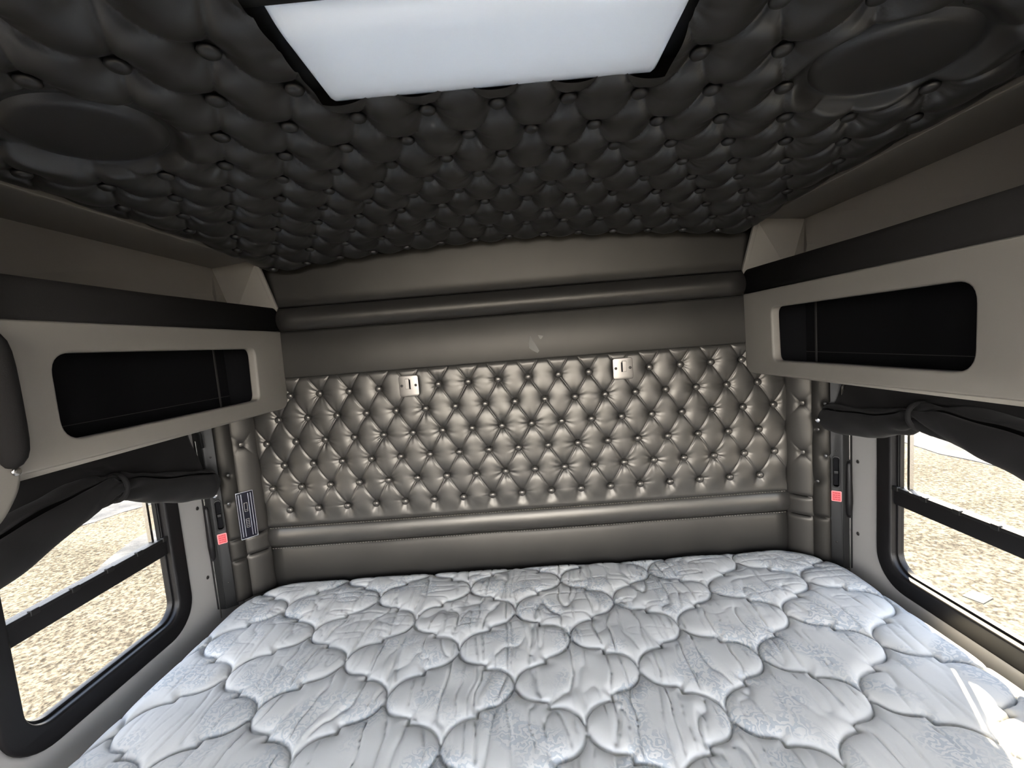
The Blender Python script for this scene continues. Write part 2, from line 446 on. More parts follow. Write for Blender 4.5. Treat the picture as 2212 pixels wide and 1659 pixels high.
for p in bme.polygons: p.use_smooth = True
ROT_W = Matrix(((1, 0, 0), (0, 0, -1), (0, 1, 0)))   # local +z -> -y (towards the eye)
wall_btn = []
for i in range(6):
    for j in range(-4, 20):
        x = S0 + A2 * (j + .5 * (i % 2)); z = Z0 - BP * i + .004 * x
        if x < -.905 or x > .905: continue
        if i == 0 and (abs(x + .36) < .05 or abs(x - .37) < .05): continue     # under the latch plates
        if i == 0 and (x < -.80 or x > .82): continue                          # behind the cabinets
        wall_btn.append((x, z, i))
first = None
def put_buttons(lst, parent, me, rot, limit=100):
    """the first `limit` as parts, the rest as one part of kind stuff"""
    for k, loc in enumerate(lst[:limit]):
        o = bpy.data.objects.new('button', me); COL.objects.link(o); o.parent = parent
        o.location = loc; o.rotation_euler = rot
    if len(lst) > limit:
        R3 = rot.to_matrix(); mb = MB()
        for loc in lst[limit:]:
            mb.add([R3 @ v.co + Vector(loc) for v in me.vertices], [tuple(p.vertices) for p in me.polygons])
        o = mb.build('small_buttons', me.materials[0], parent); o['kind'] = 'stuff'
wall_btn.sort(key=lambda q: abs(q[0]))
put_buttons([(x, -.0095, z + .6) for x, z, i in wall_btn], tp, bme, ROT_W.to_euler())
# two smooth padded bands and the row of stitches along each seam
def band(name, z0, z1, bulge, m, y=1.502, ends=.932):
    n = 14; prof = []
    for k in range(n + 1):
        u = k / n; prof.append((z1 + (z0 - z1) * u, bulge * math.sin(PI * u) ** .55))
    prof += [(z0, -.02), (z1, -.02)]
    mb = MB(); st = []
    for x in np.linspace(-ends, ends, 40):
        wob = .0012 * math.sin(x * 9) + .0008 * math.sin(x * 23 + 1)
        st.append((lambda X_, wob_: (lambda a, b: T(X_, y - b - (wob_ if b > 0 else 0), ZC + a + .0035 * X_)))(x, wob))
    mb.sweep(prof, st)
    return mb.build(name, m, tp)
band('padded_band', -.6665, -.590, .017, 'vinyl')
band('bottom_band', -.830, -.6675, .012, 'flat_vinyl', y=1.507)
for zc, nm in ((-.592, 'stitching'), (-.668, 'stitching')):
    mb = MB()
    for k in range(190):
        x = -.92 + k * .0097
        mb.box(x, x + .0055, 1.4905 - 1.5, 1.4925 - 1.5, zc + .6 + .0035 * x - .0008, zc + .6 + .0035 * x + .0008)
    st = mb.build(nm, 'thread', tp); st['kind'] = 'stuff'

# flat worn panel ---------------------------------------------------
def wall_strip(root, prof, m, name, xe=.935, steps=30, tilt=0.0):
    mb = MB(); st = []
    base = root.location
    for x in np.linspace(-xe, xe, steps):
        st.append((lambda X_: (lambda a, b: (X_ - base.x, b - base.y, ZC + a + tilt * X_ - base.z)))(x))
    mb.sweep(prof, st); return mb.build(name, m, root)
fp = thing('flat_wall_panel', 'plain dark vinyl strip with a pale torn sticker mark above the tufting', 'wall panel', (0, 1.5, ZC))
wall_strip(fp, [(-.062, 1.494), (-.060, 1.4895), (-.056, 1.488), (.092, 1.494), (.099, 1.498), (.102, 1.51), (.102, 1.53), (-.062, 1.53)], 'flat_vinyl', 'panel_face')
def decal(pts, yv):
    vs = [(x, yv(z) - .0012 - 1.5, z) for x, z in pts] + [(x, yv(z) + .001 - 1.5, z) for x, z in pts]
    n = len(pts); fs = [tuple(range(n)), tuple(range(n, 2 * n))[::-1]] + [(k, (k + 1) % n, n + (k + 1) % n, n + k) for k in range(n)]
    return vs, fs
yf = lambda z: 1.488 + (z + .056) / .148 * .006
for pts in ([(.067, .021), (.074, .004), (.086, -.016), (.094, -.033), (.088, -.040), (.071, -.030), (.060, -.021), (.060, -.005)],
            [(.093, .021), (.111, .017), (.106, .009), (.101, .006), (.097, .011)]):
    vs, fs = decal(pts, yf); MB().add(vs, fs).build('sticker_residue', 'residue', fp, smooth=False)
# bolster roll ------------------------------------------------------
br = thing('padded_bolster', 'rounded black vinyl bolster roll running across the back wall', 'bolster', (0, 1.5, ZC))
prof = []
for k in range(19):
    u = k / 18; prof.append((.181 - .080 * u, 1.500 - .027 * math.sin(PI * u ** 1.15) ** .7))
prof += [(.101, 1.53), (.181, 1.53)]
wall_strip(br, prof, 'corner', 'roll', xe=.7925)
# upper plain panel -------------------------------------------------
up = thing('upper_wall_panel', 'smooth dark vinyl panel between the ceiling tufting and bolster roll', 'wall panel', (0, 1.5, ZC))
prof = [(.183, 1.53), (.183, 1.500), (.187, 1.493)] + [(.187 + .19 * k / 6, 1.493 - .012 * math.sin(PI * k / 12)) for k in range(1, 7)] + [(.385, 1.53)]
wall_strip(up, prof, 'flat_vinyl', 'panel_face')

# latch plates -----------------------------------------------------
def latch(x, z, tab_dx, label):
    t0 = thing('latch_plate', label, 'latch', (x, 1.468, ZC + z), 'metal latch plates along the top of the tufted panel')
    plate('plate', rrect(-.0335, .0335, -.036, .036, .008, 6), [], .006, .0012, 'latch', t0, lambda a, b, c: (a, c, b))
    MB().box(-.0065 + tab_dx, .0065 + tab_dx, -.007, .001, -.010, .026).build('tab', 'latch', t0, bevel=.001)
    MB().box(tab_dx - .010 if tab_dx > 0 else tab_dx + .0066, tab_dx - .0066 if tab_dx > 0 else tab_dx + .010, -.0006, .002, -.011, .022).build('slot', 'lining', t0, smooth=False)
    for sx in (-1, 1):
        vs, fs = button_mesh(.0045, .002, 12); me = mesh_from('screw', vs, fs)
        link('screw', me, 'screw', t0, loc=(sx * .024, 0, .002), rot=ROT_W.to_euler())
latch(-.360, -.118, -.004, 'square metal latch plate at the top of the tufting, nearer the left cabinet')
latch(.3705, -.1145, .004, 'square metal latch plate at the top of the tufting, nearer the right cabinet')

# ------------------------------------------------------------------ corner pads, switch panels
def corner(s):
    side = 'left' if s < 0 else 'right'
    P0, P1, P2, P3 = (.933, 1.502), (.986, 1.446), (1.016, 1.414), (1.046, 1.392)
    def quadpad(root, p, q, z0, z1, m, name, bulge, seg_z, buttons, nu=22, nv=150, diag=True):
        d = Vector((q[0] - p[0], q[1] - p[1])); L = d.length; d.normalize()
        nrm = Vector((d.y, -d.x)) * 1.0
        if nrm.y > 0: nrm = -nrm
        if nrm.x > 0 and abs(nrm.x) > abs(nrm.y): nrm = -nrm
        us = np.linspace(0, 1, nu); zz = np.linspace(z0, z1, nv); U, ZZ = np.meshgrid(us, zz, indexing='ij')
        hgt = bulge * np.clip(np.sin(PI * U), 0, 1) ** .5
        for zc in seg_z:
            hgt = hgt * (1 - .85 * np.exp(-((ZZ - zc) / .006) ** 2))
        for bu, bz in buttons:
            rr_ = np.hypot((U - bu) * L, ZZ - bz)
            hgt = hgt - bulge * .9 * np.exp(-(rr_ / .010) ** 2) - bulge * .35 * np.exp(-(rr_ / .028) ** 2)
            if diag:
                for sg in (-1, 1):
                    dd = np.abs((U - bu) * L * .80 - sg * (ZZ - bz) * .60); along = rr_
                    hgt = hgt - .004 * np.exp(-(dd / .0016) ** 2) * sstep(.07, .012, along)
        X_ = p[0] + d.x * U * L + nrm.x * hgt; Y_ = p[1] + d.y * U * L + nrm.y * hgt
        P_ = np.stack([s * X_ - root.location.x, Y_ - root.location.y, ZC + ZZ - root.location.z], -1)
        o = link(name, grid_mesh(name, P_, flip=(s > 0)), m, root)
        so = o.modifiers.new('solid', 'SOLIDIFY'); so.thickness = .006; so.offset = -1
        rot = Vector((s * nrm.x, nrm.y, 0)).to_track_quat('Z', 'Y').to_euler()
        return d, nrm, L, rot
    c = thing('corner_pad', ('padded black vinyl corner strip holding the chrome-lined air vent' if s < 0 else 'padded black vinyl corner strip with two buttons and creases, lit by the right window'),
              'corner pad', (s * .96, 1.475, ZC - .5))
    b1 = [(.62 if s > 0 else .62, -.276), (.62, -.446)] if s > 0 else [(.62, -.276)]
    d, nrm, L, rot = quadpad(c, P0, P1, -.815, -.172, 'corner', 'pad', .013, (-.598, -.666), b1)
    def pos(p, d, L, nrm, u, z, off): return (s * (p[0] + d.x * u * L + nrm.x * off) - c.location.x, p[1] + d.y * u * L + nrm.y * off - c.location.y, ZC + z - c.location.z)
    bb, bfc = button_mesh(.0115, .008); me = mesh_from('button', bb, bfc)
    for p_ in me.polygons: p_.use_smooth = True
    for u, z in b1: link('button', me, 'button', c, loc=pos(P0, d, L, nrm, u, z, .001), rot=rot)
    b2 = [(.8, -.276), (.35, -.363), (.8, -.450), (.30, -.540)] if s > 0 else [(.5, -.372), (.7, -.469)]
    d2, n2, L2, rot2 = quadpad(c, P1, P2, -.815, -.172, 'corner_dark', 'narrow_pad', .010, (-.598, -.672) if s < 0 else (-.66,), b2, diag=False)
    bb, bfc = button_mesh(.0070, .006); me = mesh_from('small_button', bb, bfc)
    for p_ in me.polygons: p_.use_smooth = True
    for u, z in b2: link('small_button', me, 'head_vinyl', c, loc=pos(P1, d2, L2, n2, u, z, .002), rot=rot2)
    # hard plastic switch panel
    sp = thing('switch_panel', ('narrow black plastic trim with an oval switch between the air vent and left window' if s < 0 else 'narrow black plastic trim with a slotted switch beside the right window'),
               'switch panel', (s * 1.03, 1.40, ZC - .5))
    d3 = Vector((P3[0] - P2[0], P3[1] - P2[1])); L3 = d3.length; d3.normalize(); n3 = Vector((d3.y, -d3.x))
    if n3.y > 0: n3 = -n3
    def onp(u, z, off): return (s * (P2[0] + d3.x * u + n3.x * off) - sp.location.x, P2[1] + d3.y * u + n3.y * off - sp.location.y, ZC + z - sp.location.z)
    def onw(u, z, off): return Vector(onp(u, z, off)) + sp.location
    plate('panel', [(0, -.83), (L3, -.83), (L3, -.172), (0, -.172)], [rrect(.010, .027, -.552, -.452, .0075, 6)], .010, .002, 'plastic', sp, lambda a, b, c_: onp(a, b, -c_))
    plate('switch_bezel', rrect(.008, .029, -.556, -.448, .009, 6), [rrect(.0105, .0265, -.551, -.453, .007, 6)], .004, .001, 'plastic', sp, lambda a, b, c_: onp(a, b, .003 - c_))
    rk = MB(); rk.hexa([onp(.0115, -.549, -.011), onp(.0255, -.549, -.011), onp(.0255, -.455, -.011), onp(.0115, -.455, -.011),
                        onp(.0115, -.549, -.008), onp(.0255, -.549, -.008), onp(.0255, -.455, -.006), onp(.0115, -.455, -.006)])
    sw = rk.build('rocker_switch', 'lining', sp, bevel=.001)
    kb = MB(); kb.hexa([onp(.013, -.508, -.006), onp(.024, -.508, -.006), onp(.024, -.498, -.006), onp(.013, -.498, -.006),
                        onp(.013, -.508, .001), onp(.024, -.508, .001), onp(.024, -.498, .001), onp(.013, -.498, .001)])
    kb.build('thumb_ridge', 'plastic', sw, bevel=.001)
    rot3 = Vector((s * n3.x, n3.y, 0)).to_track_quat('Z', 'Y').to_euler()
    for z in ((-.275, -.431, -.741) if s > 0 else (-.30, -.741)):
        bb, bfc = button_mesh(.0032, .002, 10); me = mesh_from('screw', bb, bfc)
        link('screw', me, 'screw', sp, loc=onp(.019, z, .0002), rot=rot3)
    # warning label: a sticker of its own
    w = thing('warning_label', 'small red printed sticker below the switch on the ' + ('left corner near the air vent' if s < 0 else 'right corner near the sunlit window'), 'sticker',
              tuple(onw(.019, -.583, 0)))
    def onl(u, z, off): return Vector(onp(u, z, off)) + sp.location - w.location
    plate('sticker', rrect(.0055, .0325, -.601, -.566, .003, 5), [], .0008, .0002, 'pink', w, lambda a, b, c_: onl(a, b, .0010 - c_))
    plate('red_field', rrect(.0075, .0305, -.599, -.568, .002, 5), [], .0006, .0001, 'red', w, lambda a, b, c_: onl(a, b, .0014 - c_))
    ln = MB()
    for k in range(4):
        zz = -.573 - k * .0072
        for u0, u1 in (((.009, .016), (.017, .021), (.022, .029)) if k % 2 else ((.009, .013), (.014, .022), (.023, .0285))):
            ln.hexa([onl(u0, zz - .0012, .001), onl(u1, zz - .0012, .001), onl(u1, zz + .0012, .001), onl(u0, zz + .0012, .001),
                     onl(u0, zz - .0012, .0018), onl(u1, zz - .0012, .0018), onl(u1, zz + .0012, .0018), onl(u0, zz + .0012, .0018)])
    pr = ln.build('print_lines', 'red_dark', w, smooth=False); pr['kind'] = 'stuff'
    # bright edge strip and rubber seal against the painted wall
    es = sp
    L0 = es.location
    MB().box(s * 1.047 - L0.x, s * 1.076 - L0.x, 1.3925 - L0.y, 1.4005 - L0.y, -.33, .325).build('edge_strip', 'plastic', es, bevel=.001)
    for z0, z1 in ((-.46, -.24), (-.86, -.655)):
        MB().box(s * 1.064 - L0.x, s * 1.0675 - L0.x, 1.3895 - L0.y, 1.393 - L0.y, z0 + .5, z1 + .5).build('metal_edge', 'steel', es, bevel=.0008)
    MB().tube([(s * 1.063 - L0.x, 1.391 - L0.y, z + .5) for z in (-.465, -.475, -.55, -.60, -.64, -.652)], [.004, .008, .010, .011, .009, .004], 10).build('rubber_seal', 'rubber', es)
    return c, (P0, d, L, nrm)
cl, (vp0, vd, vL, vn) = corner(-1)
corner(1)
# air vent on the left corner pad
av = thing('air_vent', 'black louvred air vent outlined in chrome on the left corner pad', 'air vent', (-.9700, 1.4485, ZC - .519))
vq = Vector((-vn.x, vn.y, 0)); vtan = Vector((vd.x * -1, vd.y, 0))
def onv(a, b, c): # a across (towards the window), b up, c out of the pad
    v = vtan * a + vq * (c + .006); return (v.x, v.y, b - .0)
plate('housing', rrect(-.026, .026, -.082, .082, .002, 3), [], .016, .002, 'vent', av, lambda a, b, c: onv(a, b, c - .010))
plate('chrome_frame', rrect(-.0265, .0265, -.083, .083, .0015, 3), [rrect(-.0245, .0245, -.080, .080, .001, 3)], .006, .0006, 'chrome', av, lambda a, b, c: onv(a, b, c + .003))
for a in (-.0185, -.0105, .0105, .0185):
    m_ = MB(); m_.hexa([onv(a - .0011, -.075, .004), onv(a + .0011, -.075, .004), onv(a + .0011, .075, .004), onv(a - .0011, .075, .004),
                        onv(a - .0011, -.075, .008), onv(a + .0011, -.075, .008), onv(a + .0011, .075, .008), onv(a - .0011, .075, .008)])
    m_.build('louvre_trim', 'chrome', av, smooth=False)
for b0 in (.012, -.045):
    plate('adjuster_tab', rrect(-.0055, .0055, b0, b0 + .032, .001, 3), [rrect(-.0038, .0038, b0 + .002, b0 + .030, .0008, 3)], .004, .0005, 'steel', av, lambda a, b, c: onv(a, b, c + .005))
    m_ = MB()
    for k in range(4 if b0 < 0 else 1):
        z = b0 + .006 + k * .006
        m_.hexa([onv(-.003, z, .005), onv(.003, z, .005), onv(.003, z + .0015, .005), onv(-.003, z + .0015, .005), onv(-.003, z, .0085), onv(.003, z, .0085), onv(.003, z + .0015, .0085), onv(-.003, z + .0015, .0085)])
    m_.build('grip_rib', 'steel', av, smooth=False)

# ------------------------------------------------------------------ tufted headliner
hl = thing('tufted_headliner', 'black button-tufted vinyl headliner covering the sleeper ceiling', 'headliner', (0, .9, ZC + .38))
HA, HB, HX, HY = .1085, .0875, .022, .702
ys = np.arange(.34, 1.4661, .0036); xs = np.arange(-.792, .7921, .0036)
X, Y = np.meshgrid(xs, ys, indexing='ij')
def base_z(x, y):
    b = np.interp(y, [.2, 1.10, 1.14, 1.2275, 1.315, 1.40, 1.44, 1.466], [.38, .380, .377, .371, .360, .343, .345, .352])
    return np.maximum(b - .075 * x * x, .339 - 1.2 * (.792 - np.abs(x)))
tt = np.minimum(Y - HY, 8 * HB)
Hh = .030 * (1 - .30 * sstep(1.2, 1.4, Y))
body, w, r = tuft_height(X - HX, tt, HA, HB, 4.1, Hh, .0050, .0030, .024, .14, .90, .0055, 7)
fy = sstep(8 * HB + HY, 8 * HB + HY + .06, Y)
body = body * (1 - .75 * fy) + .35 * Hh * fy * (1 - fy)
edge = np.clip(np.minimum(X + .792, .792 - X) / .10, 0, 1); edge = np.sqrt(1 - (1 - edge) ** 2)
hgt = (body + w + .002 * (lattice_noise(X, Y, 9, 22) - .5)) * edge
# the round cover pads interrupt the tufting
for sx in (-1, 1):
    dx = (X - sx * .562) ; dy = (Y - .642)
    rho = np.sqrt((dx / .098) ** 2 + (dy / .092) ** 2)
    hgt = hgt * sstep(1.0, 1.28, rho) + .006 * (1 - sstep(1.0, 1.28, rho))
Zh = base_z(X, Y) - hgt
P = np.stack([X, Y - .9, Zh - .38], -1)
cx = (X[:-1, :-1] + X[1:, 1:]) / 2; cy = (Y[:-1, :-1] + Y[1:, 1:]) / 2
keep = ~((cx > HX0 - .012) & (cx < HX1 + .012) & (cy > HY0) & (cy < HY1 - .006))
link('upholstery', grid_mesh('upholstery', P, keep=keep, flip=True), 'head_vinyl', hl)
for sx in (-1, 1):
    nr, na = 14, 48; vs = []; fs = []
    for k in range(nr + 1):
        q = k / nr
        for a in range(na):
            x = sx * .562 + .096 * q * math.cos(2 * PI * a / na); y = .642 + .090 * q * math.sin(2 * PI * a / na)
            dz = .012 * (1 - q ** 8) ** .5 if q < 1 else 0
            vs.append((x, y - .9, float(base_z(x, y)) - .004 - dz - .38))
    for k in range(nr):
        for a in range(na): fs.append((k * na + a, k * na + (a + 1) % na, (k + 1) * na + (a + 1) % na, (k + 1) * na + a))
    MB().add(vs, fs).build('speaker_pad', 'head_vinyl', hl)
bv, bf = button_mesh(.0125, .0085); hme = mesh_from('button', bv, bf); hme.materials.append(M['head_button'])
for p in hme.polygons: p.use_smooth = True
hb = []
for i in range(-4, 9):
    for j in range(-9, 10):
        x = HX + HA * (j + .5 * (i % 2)); y = HY + HB * i
        if abs(x) > .765 or y < .36: continue
        if HX0 - .03 < x < HX1 + .03 and y < HY1 + .03: continue
        if ((abs(x) - .562) / .098) ** 2 + ((y - .642) / .092) ** 2 < 1.3: continue
        if y / max(abs(x), .01) < .80 and abs(x) > .4: continue       # outside the picture
        if y < .50 and abs(x) < .8: continue
        hb.append((x, y - .9, float(base_z(x, y)) - .38 - .0105 + .004 * max(0, min(1, (y - 1.2) / .15))))
hb.sort(key=lambda q: q[1])
put_buttons(hb, hl, hme, Matrix.Rotation(PI, 3, 'X').to_euler())

# ------------------------------------------------------------------ white roof hatch
rh = thing('roof_hatch', 'glossy white rectangular hatch cover in the black tufted ceiling', 'roof hatch', (.015, .5, ZC + .38))
nx, ny = 60, 40; vs = []
prof = []                                   # (y, z) from the rear edge to the front
HZ = .3610
prof += [(HY1, HZ + .015), (HY1, HZ + .0035), (HY1 - .0015, HZ + .001), (HY1 - .005, HZ)]
prof += [(HY1 - .005 - (HY1 - .005 - .524) * k / 10, HZ) for k in range(1, 11)]
for k in range(1, 9):
    a = k / 8 * math.radians(14); prof.append((.524 - .10 * math.sin(a), HZ + .10 * (1 - math.cos(a))))
yl, zl_ = prof[-1]
prof += [(yl - (yl - .476) * k / 4, zl_ + math.tan(math.radians(14)) * (yl - .476) * k / 4) for k in range(1, 5)]
prof = [(y, z - .0) for y, z in prof]
mb = MB(); xs_ = [HX0, HX0 + .002, HX0 + .006] + list(np.linspace(HX0 + .012, HX1 - .012, 12)) + [HX1 - .006, HX1 - .002, HX1]
st = []
for x in xs_:
    e = min(x - HX0, HX1 - x); lift = .006 * (1 - min(e / .006, 1)) ** 2
    st.append((lambda X_, l_: (lambda a, b: (X_ - .015, a - .5, b + l_ - .38)))(x, lift))
mb.sweep(prof, st, closed=False)
ho = mb.build('cover', 'hatch', rh)
so = ho.modifiers.new('solid', 'SOLIDIFY'); so.thickness = .003; so.offset = 1
# dark opening frame and the bar along its front
fr = MB()
fr.box(HX0 - .030 - .015, HX0 - .015 + .001, HY0 - .5, HY1 - .008 - .5, -.008, .058); fr.box(HX1 - .015 - .001, HX1 + .030 - .015, HY0 - .5, HY1 - .008 - .5, -.008, .058)
fr.box(HX0 - .030 - .015, HX1 + .030 - .015, HY1 - .014 - .5, HY1 - .004 - .5, -.008, .058); fr.box(HX0 - .030 - .015, HX1 + .030 - .015, HY0 - .51, HY0 - .5, -.008, .058)
fr.build('opening_frame', 'rubber', rh, bevel=.002)
wl = MB()
wl.box(HX0 - .015 + .001, HX0 - .015 + .003, HY0 - .5, HY1 - .014 - .5, .002, .058); wl.box(HX1 - .015 - .003, HX1 - .015 - .001, HY0 - .5, HY1 - .014 - .5, .002, .058)
wl.box(HX0 - .015 + .001, HX1 - .015 - .001, HY1 - .016 - .5, HY1 - .014 - .5, .002, .058)
wl.build('shaft_reflector', 'white', rh, smooth=False)  # unseen white sides added to even out the light on the cover
MB().box(HX0 - .04 - .015, HX1 + .04 - .015, HY0 - .03 - .5, HY1 + .02 - .5, .072, .076).build('added_diffuser', 'diffuser', rh, smooth=False)  # unseen translucent sheet added to spread the sun over the cover
MB().box(HX0 - .030 - .015, HX1 + .03 - .015, .464 - .5, .476 - .5, -.017, -.006).build('front_bar', 'plastic', rh, bevel=.002)

# ------------------------------------------------------------------ overhead cabinets
def cabinet(s):
    F = .7935
    label = ('tan overhead cabinet with a dark open cubby above the air vent and left window' if s < 0 else
             'tan overhead cabinet with a dark open cubby above the right window and sunlit mattress')
    c = thing('overhead_cabinet', label, 'cabinet', (s * .93, 1.0, ZC - .16)); L0 = c.location
    W = lambda u, y, z: (s * u - L0.x, y - L0.y, ZC + z - L0.z)
    y0 = .56
    # front face with the cubby opening
    outer = round_poly([(y0, -.150), (1.492, -.163), (1.499, .103), (y0, .103)], [0, .045, .004, 0])
    hole = round_poly([(.748, -.112), (1.330, -.114), (1.338, .046), (.748, .046)], [.040, .022, .026, .040])
    plate('face_panel', outer, [hole], .026, .006, 'tan', c, lambda a, b, d: W(F + d, a, b), 4)
    # rounded bottom running back to the wall
    n = 10; prof = [(F + .002, -.128)]
    prof += [(F + .030 - .030 * math.cos(PI / 2 * k / n), -.135 - .029 * math.sin(PI / 2 * k / n)) for k in range(n + 1)]
    prof += [(1.070, -.164), (1.070, -.152), (F + .028, -.150), (F + .022, -.128)]
    mb = MB(); mb.sweep(prof, [lambda a, b: W(a, y0, b), lambda a, b: W(a, 1.452, b - .002), lambda a, b: W(a + .004, 1.468, b + .003), lambda a, b: W(a + .016, 1.482, b + .014)])
    mb.build('bottom_panel', 'tan', c)
    # rear end wall of the carcass
    MB().box(s * (F + .01) - L0.x, s * 1.070 - L0.x, 1.480 - L0.y, 1.497 - L0.y, .03, .255).build('end_panel', 'tan', c, bevel=.003)
    MB().box(s * (F + .006) - L0.x, s * 1.070 - L0.x, y0 - .014 - L0.y, y0 - L0.y, -.004, .318 + .16).build('end_panel', 'tan', c, bevel=.003)
    # dark lining of the cubby
    lin = MB()
    lin.box(s * .985 - L0.x, s * .990 - L0.x, y0 - L0.y, 1.478 - L0.y, .012, .258)         # back
    lin.box(s * (F + .028) - L0.x, s * .990 - L0.x, y0 - L0.y, 1.478 - L0.y, .012, .018)   # floor
    lin.box(s * (F + .028) - L0.x, s * .990 - L0.x, y0 - L0.y, 1.478 - L0.y, .250, .256)   # roof
    lin.box(s * (F + .028) - L0.x, s * .990 - L0.x, y0 - L0.y, y0 + .005 - L0.y, .012, .258)
    lin.box(s * (F + .028) - L0.x, s * .990 - L0.x, 1.472 - L0.y, 1.478 - L0.y, .012, .258)
    li = lin.build('lining', 'lining', c, smooth=False)
    sm = MB()
    for z in (-.105, -.138):
        sm.box(s * .9835 - L0.x, s * .9852 - L0.x, .62 - L0.y, 1.47 - L0.y, z + .16, z + .1615)
    sm.build('lining_seam', 'lining_seam', li, smooth=False)
    MB().box(s * .982 - L0.x, s * .9852 - L0.x, 1.418 - L0.y, 1.424 - L0.y, .02, .25).build('lining_divider', 'lining_seam', li, smooth=False)
    # black padded strip above the face
    prof = [(F + .016, .098), (F + .002, .104), (F, .112), (F + .001, .150)] + [(F + .014 - .013 * math.cos(PI / 2 * k / 6), .158 + .020 * math.sin(PI / 2 * k / 6)) for k in range(7)] + [(F + .024, .176), (F + .030, .098)]
    mb = MB(); mb.sweep(prof, [lambda a, b: W(a, y0, b), lambda a, b: W(a, 1.0, b), lambda a, b: W(a, 1.499, b + .006)])
    mb.build('padded_strip', 'felt', c)
    # open tray above: lip outline in the face plane, sloped inner walls
    O = [(y0, .150), (1.496, .168), (1.408, .330), (y0, .330)]           # opening, (y,z)
    I = [(y0, .150), (1.505, .160), (1.478, .331), (y0, .331)]
    ui = [.955, .955, .990, .990]
    pts = []
    o_ = [W(F, y, z) for y, z in O]; i_ = [W(u, y, z) for u, (y, z) in zip(ui, I)]
    fl = [W(F + .026, y0, .150), W(F + .026, 1.49, .160)]
    mid_t = W(.990, 1.430, .331); mid_b = W(.958, 1.415, .235)
    v = o_ + i_ + [mid_t, mid_b, W(.955, 1.43, .170)] + fl
    # faces: roof, back, end wall, corner facet, floor
    f = [(3, 2, 6, 8, 7), (7, 8, 9, 10, 4), (2, 1, 5, 6), (6, 5, 10, 9), (8, 6, 9), (11, 4, 10, 5, 12)]
    tray = MB().add(v, f).build('tray', 'tan', c, smooth=False)
    so = tray.modifiers.new('solid', 'SOLIDIFY'); so.thickness = .006; so.offset = 0
    # lip
    lip = MB()
    path = [(.0, y0, .326)] + [(0, 1.38, .326), (0, 1.398, .325), (0, 1.410, .319), (0, 1.418, .308), (0, 1.494, .180)]
    pr = []
    for q in range(len(path) - 1):
        pass
    sec = [(-.004, -.0055), (.010, -.0055), (.010, .0055), (-.004, .0055)]
    ringpts = []
    for k, (_, y, z) in enumerate(path):
        a = path[max(k - 1, 0)]; b = path[min(k + 1, len(path) - 1)]
        ty, tz = b[1] - a[1], b[2] - a[2]; l = math.hypot(ty, tz); ny_, nz_ = -tz / l, ty / l
        ringpts.append([W(F + du, y + ny_ * dn, z + nz_ * dn) for du, dn in sec])
    n4 = 4; vs = [p for r_ in ringpts for p in r_]; fs = []
    for k in range(len(path) - 1):
        for q in range(n4): fs.append((k * n4 + q, k * n4 + (q + 1) % n4, (k + 1) * n4 + (q + 1) % n4, (k + 1) * n4 + q))
    fs += [(3, 2, 1, 0), tuple((len(path) - 1) * n4 + q for q in range(4))]
    lip.add(vs, fs).build('lip', 'tan', c, bevel=.002)
    # top skin that meets the ceiling
    # front end post with a black grab handle
    if s > 0: return c
    post = round_poly([(.48, -.255), (.625, -.225), (.668, -.165), (.668, .316), (.48, .316)], [0, .03, .03, 0, 0])
    plate('end_post', post, [], .05, .012, 'tan', c, lambda a, b, d: W(F - .012 + d, a, b), 4)
    hp = [W(F - .008, .652, .080), W(F - .018, .652, .066), W(F - .020, .652, .03), W(F - .020, .652, -.04), W(F - .020, .652, -.095), W(F - .018, .652, -.118), W(F - .006, .652, -.132)]
    g = MB().tube(hp, [.012, .018, .020, .020, .020, .018, .012], 12).build('grab_handle', 'felt', c)
    sub = g.modifiers.new('sub', 'SUBSURF'); sub.levels = 1; sub.render_levels = 1
    vs_, fs_ = button_mesh(.007, .004, 12)
    R = Vector((-s, 0, 0)).to_track_quat('Z', 'Y').to_euler()
    link('handle_screw', mesh_from('handle_screw', vs_, fs_), 'steel', c, loc=W(F - .013, .655, -.140), rot=R)
    return c
cabinet(-1); cabinet(1)

